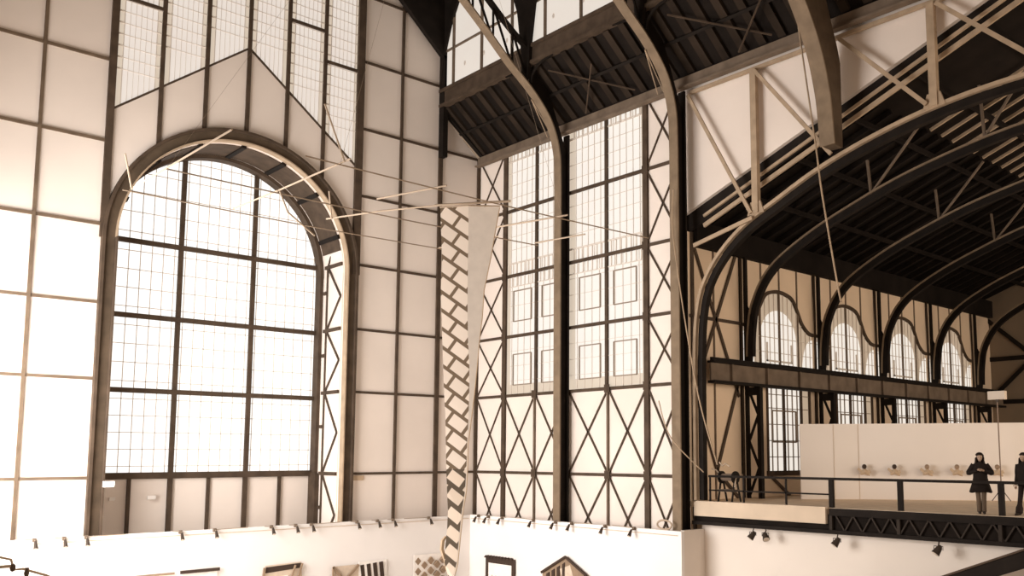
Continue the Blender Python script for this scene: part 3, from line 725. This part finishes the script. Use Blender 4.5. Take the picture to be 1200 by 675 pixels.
for i in range(5):
    for j in range(3):
        cx, cz = .2 + .3 * i, -.25 - .42 * j - (.18 if i % 2 else 0)
        dm.append(([(cx - .15, cz), (cx, cz - .16), (cx + .15, cz), (cx, cz + .16)], 'sail_mid', 'diamond'))
kite('pale kite scattered with brown diamonds, hanging behind the foot of the long patterned tail', (21.1, 32.99, -4.2), 0, 'Y', [(rect(0, 1.55, -1.5, .02), 'paper', 'sail')] + dm, [])
kite('square kite with a dark wavy border around a white centre on the right display wall', (23.99, 29.75, -4.33), 0, 'X',
     [(rect(0, 2.0, -2.0, 0), 'sail_dark', 'border'), (rect(.22, 1.78, -1.8, -.26), 'paper', 'sail')] +
     [([(.4 + .25 * k, -1.2 + .1 * (k % 3)), (.52 + .25 * k, -1.2), (.48 + .25 * k, -.75)], 'sail', 'mark') for k in range(5)] +
     [([(.1 + .2 * k, -.04), (.3 + .2 * k, -.04), (.2 + .2 * k, .06)], 'sail_dark', 'scallop') for k in range(9)], [])
pk = [(0.0, -.62), (1.22, 0.0), (2.65, -.72), (2.65, -1.9), (0, -1.9)]
kite('house shaped kite with pointed top and striped left slope on the right display wall', (23.99, 25.35, -3.95), 0, 'X',
     [(pk, 'sail_mid', 'sail'), ([(1.0, -.3), (1.6, -.5), (1.3, -1.2), (.7, -1.0)], 'sail', 'patch')] +
     [([(1.3 + .3 * k, -.22 - .15 * k), (1.45 + .3 * k, -.3 - .15 * k), (1.45 + .3 * k, -.95 - .1 * k), (1.3 + .3 * k, -.9 - .1 * k)], 'sail_dark', 'stripe') for k in range(4)],
     [((0, -.62), (1.22, 0), .09, 'sail_dark', 'spar'), ((1.22, 0), (2.65, -.72), .09, 'sail_dark', 'spar'), ((.1, -.62), (.9, -1.5), .07, 'sail_dark', 'spar')])

# ------------------------------------------------------------------ the great hanging kite: bamboo frame and long patterned tail
kf = thing('hanging_kite_skeleton', 'long horizontal frame of thin bamboo sticks and lines hung high across the hall', 'kite frame', (12, 20, 6.2))
KZ = 6.2
for y, x0, x1 in ((17.4, 8.3, 18.8), (20.3, 6.5, 17.1), (22.65, 6.3, 15.6)):
    MB().tube(spline([(x0, y, KZ), ((x0 + x1) / 2, y, KZ - .05), (x1, y, KZ)], 8), .017, 5).build('long_line', M['cord'], kf)
for (x0, y0), (x1, y1), r in (((6.45, 22.5), (6.6, 17.0), .022), ((9.02, 20.5), (9.12, 17.0), .022), ((11.1, 21.9), (11.75, 20.2), .022), ((11.75, 20.2), (12.6, 18.6), .022),
                           ((11.1, 19.3), (11.7, 17.2), .022), ((14.85, 19.8), (15.5, 17.2), .024), ((16.9, 20.2), (17.25, 18.4), .022), ((8.9, 22.6), (9.02, 20.3), .020), ((15.2, 22.7), (15.6, 20.3), .02), ((12.45, 18.8), (13.6, 17.2), .03)):
    MB().tube([(x0, y0, KZ + .03), (x1, y1, KZ + .03)], r, 6).build('stick', M['bamboo'], kf)
for p, q in (((6.42, 22.4, KZ), (6.1, 21.9, KZ + .65)), ((9.1, 17.2, KZ), (8.6, 17.2, KZ + 1.15)), ((9.03, 20.2, KZ), (9.2, 20.1, KZ - .5)), ((9.2, 20.1, KZ - .5), (9.9, 20.1, KZ - .95)), ((11.15, 21.7, KZ), (11.0, 21.6, KZ + .7))):
    MB().tube([p, q], .02, 6).build('upright_stick', M['bamboo'], kf)
for x, y in ((6.5, 20.3), (9.1, 17.4), (15.5, 17.4)):
    MB().tube([(x, y, KZ), (12.5, 19, 17.5)], .003, 4).build('hanging_line', M['cord'], kf)
SEC = [(6.08, -3.689, -2.974, -2.217), (5.47, -3.658, -2.966, -2.316), (4.83, -3.626, -2.967, -2.413), (3.99, -3.642, -2.966, -2.570), (3.35, -3.610, -2.957, -2.604),
       (2.73, -3.579, -2.937, -2.668), (2.10, -3.547, -2.897, -2.712), (1.48, -3.516, -2.889, -2.765), (0.87, -3.475, -2.901, -2.829), (0.25, -3.454, -2.923, -2.902),
       (-0.35, -3.434, -2.934, -2.904), (-0.86, -3.405, -2.957, -2.927), (-1.36, -3.376, -3.031, -3.001), (-1.76, -3.390, -3.066, -3.036), (-2.16, -3.424, -3.100, -3.070),
       (-2.56, -3.437, -3.134, -3.104), (-2.87, -3.351, -3.210, -3.18), (-3.15, -3.306, -3.226, -3.20)]
Rv, Fv = Vector((.72635, -.68732, 0)), Vector((.68732, .72635, 0))
def tp(u, w, z): p = Rv * u + Fv * (21.777 + w); return (p.x, p.y, z)
tl = thing('hanging_kite_tail', 'long tapering paper tail with brick-like net pattern hanging from the bamboo frame', 'kite tail', tp(-3, .2, -3.1))
SECS = SEC
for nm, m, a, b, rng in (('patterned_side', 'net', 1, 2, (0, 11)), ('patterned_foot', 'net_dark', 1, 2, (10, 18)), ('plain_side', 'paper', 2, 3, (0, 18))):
    vs, fs, uv = [], [], []; SEC = SECS[rng[0]:rng[1]]
    for z, *u in SEC:
        uL, uF, uR = u
        k = (uR - uF) / .757
        ends = {1: (uL, .12), 2: (uF, 0), 3: (uR, .1 * k)}
        for e in (a, b):
            vs.append(tp(ends[e][0], ends[e][1], z)); uv.append((ends[e][0], z))
    n = len(vs)
    for z, *u in SEC:
        uL, uF, uR = u; k = (uR - uF) / .757
        ends = {1: (uL, .12), 2: (uF, 0), 3: (uR, .1 * k)}
        for e in (a, b): vs.append(tp(ends[e][0], ends[e][1] + .012, z)); uv.append((ends[e][0], z))
    ns = len(SEC)
    for i in range(ns - 1):
        fs += [(2 * i, 2 * i + 1, 2 * i + 3, 2 * i + 2), (n + 2 * i, n + 2 * i + 2, n + 2 * i + 3, n + 2 * i + 1),
               (2 * i, 2 * i + 2, n + 2 * i + 2, n + 2 * i), (2 * i + 1, n + 2 * i + 1, n + 2 * i + 3, 2 * i + 3)]
    fs += [(0, n, n + 1, 1), (2 * ns - 2, 2 * ns - 1, n + 2 * ns - 1, n + 2 * ns - 2)]
    q = MB().add(vs, fs); o = q.build(nm, M[m], tl)
    ul = o.data.uv_layers.new(name='UVMap')
    for lp in o.data.loops: ul.data[lp.index].uv = uv[lp.vertex_index]
SEC = SECS
MB().tube([tp(-3.70, .12, 6.09), tp(-2.974, 0, 6.10), tp(-2.20, .1, 6.11)], .02, 6).build('top_stick', M['bamboo'], tl)
MB().tube([tp(u[2], .1 * (u[2] - u[1]) / .757 + .005, z) for z, *u in SEC], .014, 5).build('edge_cord', M['tan'], tl)
MB().tube([tp(-3.43, .22, -1.95), tp(-3.50, .2, -2.05), tp(-3.52, .2, -2.25), tp(-3.44, .2, -2.5), tp(-3.40, .22, -2.75)], [.03, .05, .05, .04, .02], 6).build('curled_end', M['tan'], tl)

# ------------------------------------------------------------------ long cables
def cable(pts, r, m, label):
    o = MB().tube(spline(pts, 8), r, 6).build('hanging_cable', M[m]); return tag(o, label, 'cable', 'loose cables and ropes')
cable([(24.2, 16.0, 16.0), (24.2, 15.79, 14.74), (24.15, 15.62, 13.37), (24.2, 15.2, 9.85), (24.2, 15.01, 8.15), (24.2, 14.59, 5.38), (24.2, 14.45, 4.6)], .028, 'truss', 'long thin cable hanging from the roof past the foot of the cut-short arch frame')
cable([(24.1, 21.05, 9.5), (24.1, 21.05, 7.58), (24.15, 20.15, 2.43), (24.7, 19.7, -.35)], .024, 'truss', 'rope slanting down along the second arch column to the hand winch, the longer one')
cable([(23.95, 21.7, 1.9), (24.0, 21.2, .6), (24.75, 20.35, -.62)], .02, 'truss', 'short rope running down to the hand winch from the left')

# hand winch on the gallery corner
wn = thing('hand_winch', 'small dark hand winch with pale handles at the left corner of the gallery', 'winch', (25.6, 19.9, -1.65))
for y in (19.6, 20.2):
    MB().bar((25.35, y, -1.65), (25.55, y, -.75), .05, .05, (1, 0, 0)).build('leg', M['dark'], wn)
    MB().bar((25.85, y, -1.65), (25.6, y, -.75), .05, .05, (1, 0, 0)).build('leg', M['dark'], wn)
    MB().tube([(25.57, y - .03, -.8), (25.57, y + .03, -.8)], .22, 14).build('side_plate', M['dark'], wn)
MB().tube([(25.57, 19.6, -.8), (25.57, 20.2, -.8)], .13, 12).build('drum', M['cord_dark'], wn)
MB().tube([(25.57, 20.22, -.8), (25.4, 20.3, -.55), (25.3, 20.45, -.5)], .025, 6).build('crank', M['bamboo'], wn)
MB().tube([(25.57, 19.58, -.8), (25.4, 19.5, -1.1), (25.35, 19.42, -1.15)], .03, 6).build('crank', M['bamboo'], wn)
MB().tube([(25.4, 19.7, -.42), (25.38, 19.9, -.32), (25.38, 20.0, -.4), (25.4, 20.15, -.28)], .03, 6).build('handle', M['bamboo'], wn)
MB().box(25.4, 25.75, 19.55, 20.25, -1.3, -1.22).build('brace_plate', M['crane'], wn)

# ------------------------------------------------------------------ small bird-like figures on the gallery wall
g0, g1 = Vector((30.6, 17.73, 0)), Vector((36.5, 8.9, 0)); gd_ = (g1 - g0).normalized(); gn = Vector((-gd_.y, gd_.x, 0)) * -1
bl = ('leftmost small tan bird figure with a black head on the gallery wall', 'second tan bird figure from the left, dark head, on the gallery wall', 'middle one of the five tan bird figures on the gallery wall',
      'tan bird figure on the gallery wall just left of the person in the long coat', 'rightmost tan bird figure on the gallery wall, between the two people')
for i, (x, y) in enumerate(((30.69, 17.59), (31.28, 16.71), (31.91, 15.77), (32.48, 14.92), (33.23, 13.79))):
    c = Vector((x, y, -.62)) + gn * .16
    t = thing('hanging_bird_figure', bl[i], 'figure', (c.x, c.y, c.z), 'bird figures on the gallery wall')
    def P(u, z, w=0): p = c + gd_ * u * .58 + gn * w; return (p.x, p.y, c.z + z)
    MB().tube([P(-.22, -.12), P(-.1, -.05), P(.05, 0), P(.2, -.08), P(.34, -.16)], [.03, .09, .11, .07, .02], 8).build('body', M['tan'], t)
    for s in (-1, 1):
        MB().add([P(.06 * s, .02, .02), P(.14 * s, -.1, .02), P(.42 * s, -.05 + .12 * (s < 0), .03), P(.34 * s, .06 + .08 * (s < 0), .02), P(.06 * s, .02, .05), P(.14 * s, -.1, .05), P(.42 * s, -.05 + .12 * (s < 0), .05), P(.34 * s, .06 + .08 * (s < 0), .05)],
                 [(0, 1, 2, 3), (7, 6, 5, 4), (0, 4, 5, 1), (1, 5, 6, 2), (2, 6, 7, 3), (3, 7, 4, 0)]).build('wing', M['tan'], t)
    MB().sphere(P(.02, .17, .03), .085, 10, (1, 1, 1.1)).build('head', M['sail_dark' if i < 2 else 'sail_mid'], t)
    MB().tube([P(.02, .05, .02), P(.02, .14, .03)], .04, 6).build('neck', M['tan'], t)
# lamp on a pole
lp = thing('floodlight_stand', 'box shaped lamp on a thin pole rising in front of the gallery display wall', 'lamp', (32.8, 13.45, -1.65))
MB().tube([(32.8, 13.45, -1.62), (32.8, 13.45, 1.95)], .022, 6).build('pole', M['cord_dark'], lp)
MB().box(32.72, 32.92, 13.15, 13.75, 1.95, 2.25).build('lamp_head', M['lens'], lp)
MB().box(32.78, 32.84, 13.4, 13.5, 1.85, 1.97).build('bracket', M['lamp'], lp)
for a in (0, 2.1, 4.2): MB().tube([(32.8, 13.45, -1.2), (32.8 + .35 * math.cos(a + .3), 13.45 + .35 * math.sin(a + .3), -1.63)], .015, 5).build('leg', M['lamp'], lp)

# ------------------------------------------------------------------ stairs at the right, handrail at the left
st = thing('stair_flight', 'dark steel stair flight rising to the right below the gallery', 'stairs', (24.3, 13, FL))
def sz(y): return -3.24 - (y - 11.38) * .404
for x in (23.95, 24.62):
    MB().prism([(6.4, sz(6.4)), (18.6, sz(18.6)), (18.6, FL), (18.2, FL), (6.4, sz(6.4) - .5)], 'X', x, x + .06).build('stringer', M['dark'], st)
    MB().bar((x + .03, 6.4, sz(6.4) + .02), (x + .03, 18.6, sz(18.6) + .02), .14, .05, (0, 0, 1)).build('stringer_cap', M['bars'], st)
y = 6.7
while y < 18.2:
    MB().box(24.01, 24.62, y, y + .3, sz(y) - .16, sz(y) - .12).build('tread', M['bars'], st); y += .42
hr = thing('stair_handrail', 'dark double pipe handrail sloping down at the lower left edge', 'handrail', (2.6, 12, FL))
def hz(x): return -1.14 - (x - 2.29) * .52
MB().tube([(1.2, 12, hz(1.2)), (2.28, 12, hz(2.29)), (2.40, 12, hz(2.40) + .02), (2.43, 12, hz(2.43) - .08), (2.52, 12, hz(2.52) - .03), (2.75, 12, hz(2.75)), (6.0, 12, hz(6.0))], .014, 8).build('top_pipe', M['truss'], hr)
MB().tube([(1.2, 12, -1.25), (2.42, 12, -1.25)], .018, 8).build('lower_pipe', M['truss'], hr)
MB().tube([(1.2, 12, hz(1.2) - .55), (6.0, 12, hz(6) - .55)], .018, 8).build('lower_pipe', M['truss'], hr)
for x, r in ((2.42, .032), (2.56, .028)): MB().sphere((x, 12, hz(x) - .06), r, 8, (1, 1, 1.5)).build('coupling', M['bars'], hr)
for x in (1.3, 2.56, 4.2, 5.9): MB().tube([(x, 12, hz(x)), (x, 12, FL)], .022, 8).build('post', M['bars'], hr)

# ------------------------------------------------------------------ people
def skin_mesh(verts, edges, radii, root=0, sub=2):
    me = bpy.data.meshes.new('tmp'); me.from_pydata(verts, edges, [])
    o = bpy.data.objects.new('tmp', me); COL.objects.link(o)
    o.modifiers.new('s', 'SKIN'); sd = o.modifiers.new('d', 'SUBSURF'); sd.levels = sub; sd.render_levels = sub
    for i, r in enumerate(radii):
        sv = me.skin_vertices[0].data[i]; sv.radius = (r, r) if not isinstance(r, tuple) else r; sv.use_root = (i == root)
    dg = bpy.context.evaluated_depsgraph_get(); dg.update()
    ev = o.evaluated_get(dg); m2 = bpy.data.meshes.new_from_object(ev)
    vs = [tuple(v.co) for v in m2.vertices]; fs = [tuple(p.vertices) for p in m2.polygons]
    bpy.data.objects.remove(o); bpy.data.meshes.remove(me); bpy.data.meshes.remove(m2)
    return vs, fs
def person(label, loc, rz, hands, legs, coat, trouser, hairlen, hem, flare):
    t = thing('person', label, 'person', loc)
    rot = Matrix.Rotation(rz, 3, 'Z'); base = Vector(loc)
    def W(vs): return [tuple(base + rot @ Vector(v)) for v in vs]
    # skeleton (front is -Y)
    V = [(0, 0, .90), (0, .01, 1.08), (0, .01, 1.26), (0, .015, 1.40), (0, 0, 1.47)]
    E_ = [(0, 1), (1, 2), (2, 3), (3, 4)]; Rr = [.11, .10, .12, .055, .052]
    HN = []
    for s, hd in ((-1, hands[0]), (1, hands[1])):
        k = len(V); el, wr = hd
        V += [(s * .16, .01, 1.345), (s * el[0], el[1], el[2]), (s * wr[0], wr[1], wr[2])]
        e, w_ = Vector(V[k + 1]), Vector(V[k + 2]); d = (w_ - e).normalized()
        V.append(tuple(w_ + d * .075)); Rr += [.055, .04, .026, (.036, .018)]
        E_ += [(2, k), (k, k + 1), (k + 1, k + 2), (k + 2, k + 3)]; HN.append((s, w_, d))
    for s, lg in ((-1, legs[0]), (1, legs[1])):
        k = len(V); kn, an = lg
        V += [(s * .09, 0, .86), (s * kn[0], kn[1], .47), (s * an[0], an[1], .08), (s * an[0], an[1] - .13, .03)]
        Rr += [.062, .045, .034, .03]; E_ += [(0, k), (k, k + 1), (k + 1, k + 2), (k + 2, k + 3)]
    vs, fs = skin_mesh(V, E_, Rr)
    b = MB().add(W(vs), fs)
    # head with face
    hv = MB().sphere((0, 0, 0), 1, 20); hp = []
    for v in hv.v:
        x, y, z = v
        X, Y_, Z = x * .074 * (1 - .18 * max(0, -z)), y * .095, z * .112
        if y < -.2:
            Y_ -= .022 * math.exp(-((x / .16) ** 2) - ((z + .12) / .22) ** 2)          # nose
            Y_ += .012 * (math.exp(-(((x - .38) / .2) ** 2) - ((z - .08) / .14) ** 2) + math.exp(-(((x + .38) / .2) ** 2) - ((z - .08) / .14) ** 2))   # eye sockets
            Y_ -= .006 * math.exp(-((x / .3) ** 2) - ((z + .48) / .08) ** 2)           # lips
        hp.append((X, Y_ - .015, Z + 1.56))
    b.add(W(hp), hv.f)
    for s in (-1, 1): b.sphere(W([(s * .075, 0, 1.555)])[0], .022, 8, (.5, .8, 1.4))
    for s, w_, d in HN:                          # fingers and thumb
        side = d.cross(Vector((0, 0, 1))).normalized(); nrm = side.cross(d).normalized()
        for j, L in enumerate((.062, .075, .070, .055)):
            o_ = w_ + d * .09 + side * (.026 - .0175 * j)
            b.tube(W([o_, o_ + d * L * .5 + nrm * -.006, o_ + d * L * .8 - nrm * .024, o_ + d * L * .85 - nrm * .045]), [.0095, .009, .008, .006], 6)
        o_ = w_ + d * .04 + side * .03 * (-s)
        b.tube(W([o_, o_ + side * .03 * (-s) + d * .02, o_ + side * .035 * (-s) + d * .05 - nrm * .012]), [.011, .010, .007], 6)
    b.build('body', M['skin'], t, True)
    for s in (-1, 1):                            # eyes
        MB().sphere(W([(s * .029, -.098, 1.568)])[0], .010, 8).build('eye', M['black'], t)
    MB().tube(W([(-.02, -.113, 1.507), (0, -.117, 1.506), (.02, -.113, 1.507)]), .004, 5).build('mouth', M['sail_mid'], t)
    # coat
    rings = [(1.45, .075, .075), (1.415, .11, .085), (1.38, .185, .115), (1.27, .205, .145), (1.12, .185, .14), (1.0, .19, .145), (.86, .19 + flare * .3, .155 + flare * .2), (hem, .2 + flare, .16 + flare * .5), (hem + .01, .19 + flare, .15 + flare * .5)]
    n = 20; vs, fs = [], []
    for i, (z, a, c) in enumerate(rings):
        for k in range(n):
            th = 2 * PI * k / n; wv = 1 + (.05 * math.sin(5 * th) if z < .9 else 0)
            vs.append((a * wv * math.cos(th), .01 + c * wv * math.sin(th), z + (.02 * math.sin(3 * th) if i == 7 else 0)))
    for i in range(len(rings) - 1):
        for k in range(n): fs.append((i * n + k, (i + 1) * n + k, (i + 1) * n + (k + 1) % n, i * n + (k + 1) % n))
    cb_ = MB().add(W(vs), fs)
    for s, hd in ((-1, hands[0]), (1, hands[1])):
        el, wr = hd; sh = (s * .15, .01, 1.36)
        p = spline([sh, (s * (.15 + el[0]) / 2 + s * .012, (.01 + el[1]) / 2, (1.345 + el[2]) / 2), (s * el[0], el[1], el[2]), (s * (el[0] + wr[0]) / 2, (el[1] + wr[1]) / 2, (el[2] + wr[2]) / 2), (s * wr[0], wr[1], wr[2])], 4)
        m_ = len(p); cb_.tube(W(p), [.085 - .035 * i / (m_ - 1) for i in range(m_)], 10)
    cb_.build('coat', M[coat], t, True)
    tb = MB()
    for s, lg in ((-1, legs[0]), (1, legs[1])):
        kn, an = lg
        p = spline([(s * .085, 0, .92), (s * .09, 0, .8), (s * kn[0], kn[1], .47), (s * an[0], an[1], .06)], 5)
        m_ = len(p); tb.tube(W(p), [.10 - .036 * min(1, i / (m_ * .6)) + (.03 if hairlen > .5 and i > m_ * .75 else 0) for i in range(m_)], 10)
    tb.build('trousers', M[trouser], t, True)
    for s, lg in ((-1, legs[0]), (1, legs[1])):
        an = lg[1]
        MB().tube(W([(s * an[0], an[1] + .07, .035), (s * an[0], an[1], .05), (s * an[0], an[1] - .1, .04), (s * an[0], an[1] - .19, .025)]), [.03, .045, .042, .02], 8).build('shoe', M['shoe'], t, True)
    # hair
    hb = MB(); vs, fs = [], []; n = 16
    hr_ = [(1.685, .02, .02), (1.672, .055, .06), (1.63, .088, .11), (1.56, .098, .122), (1.48, .10, .118), (1.40, .115, .11), (1.40 - hairlen * .3, .12, .10), (1.40 - hairlen * .32, .05, .05)]
    for i, (z, a, c) in enumerate(hr_):
        for k in range(n):
            th = PI * (-.22 + 1.44 * k / (n - 1)) if i > 2 else 2 * PI * k / (n - 1)
            vs.append((a * math.cos(th), .012 + c * math.sin(th), z))
    for i in range(len(hr_) - 1):
        for k in range(n - 1): fs.append((i * n + k, i * n + k + 1, (i + 1) * n + k + 1, (i + 1) * n + k))
    ho = hb.add(W(vs), fs).build('hair', M['hair'], t, True)
    sm = ho.modifiers.new('thick', 'SOLIDIFY'); sm.thickness = .025; sm.offset = 1
    return t
p1 = person('person in a long dark coat, hands raised to the chest, at the gallery railing', (25.5, 11.02, -1.65), math.radians(-62),
            (((.30, .02, 1.13), (.08, -.20, 1.22)), ((.30, .02, 1.13), (.08, -.20, 1.20))), (((.07, -.01), (.055, .02)), ((.07, -.01), (.06, .0))), 'black', 'trouser', .35, .60, .10)
p2 = person('person with long dark hair, short dark jacket and flared trousers at the right edge', (25.75, 9.93, -1.65), math.radians(-100),
            (((.21, .03, 1.08), (.19, -.08, .86)), ((.21, .05, 1.08), (.17, -.12, .88))), (((.09, -.08), (.10, -.16)), ((.09, .02), (.10, .14))), 'black', 'trouser_dark', .8, .80, .0)

# ------------------------------------------------------------------ daylight, added fill and camera
def area(name, loc, rot, sx, sy, power, col):
    l = bpy.data.lights.new(name, 'AREA'); l.shape = 'RECTANGLE'; l.size = sx; l.size_y = sy; l.energy = power; l.color = col
    o = bpy.data.objects.new(name, l); COL.objects.link(o); o.location = (loc[0], loc[1], loc[2] + H); o.rotation_euler = rot
    return o
# daylight through the matching windows of the opposite side wall (outside the picture, left)
area('daylight_opposite_windows', (2.7, 27, 1.0), (0, math.radians(-90), 0), 10, 12, 5600, (1.0, .97, .95))
area('front_fill', (10, -6, 3), (math.radians(42), 0, 0), 18, 8, 1900, (1.0, .88, .76))  # added fill behind the camera, aimed down to favour the lower walls
area('side_hall_fill', (37, -3, 1.5), (math.radians(86), 0, 0), 22, 8, 2800, (1.0, .87, .73))  # added fill lamp, brightens the side hall and gallery wall
wd = bpy.data.worlds.new('World'); scene.world = wd; wd.use_nodes = True
bg = wd.node_tree.nodes['Background']; bg.inputs['Color'].default_value = (1.0, .69, .46, 1); bg.inputs['Strength'].default_value = .27

f, px, py, yaw, pitch = 1060.26, 690.42, 419.37, .8130, .1063
cd = bpy.data.cameras.new('camera'); cam = bpy.data.objects.new('camera', cd); COL.objects.link(cam)
cd.sensor_fit = 'HORIZONTAL'; cd.sensor_width = 36; cd.lens = f * 36 / 1200
cd.shift_x = (600 - px) / 1200; cd.shift_y = (py - 337.5) / 1200
cd.clip_start = .05; cd.clip_end = 300
fw = Vector((math.cos(yaw) * math.cos(pitch), math.sin(yaw) * math.cos(pitch), math.sin(pitch)))
cam.location = (0, 0, H); cam.rotation_euler = fw.to_track_quat('-Z', 'Y').to_euler()
scene.camera = cam
vs_ = scene.view_settings
scene.display_settings.display_device = 'sRGB'
vs_.view_transform = 'Standard'; vs_.look = 'None'; vs_.gamma = 1; vs_.use_curve_mapping = False; vs_.exposure = 0.0
for o in bpy.data.objects:
    if '_o' in o: del o['_o']
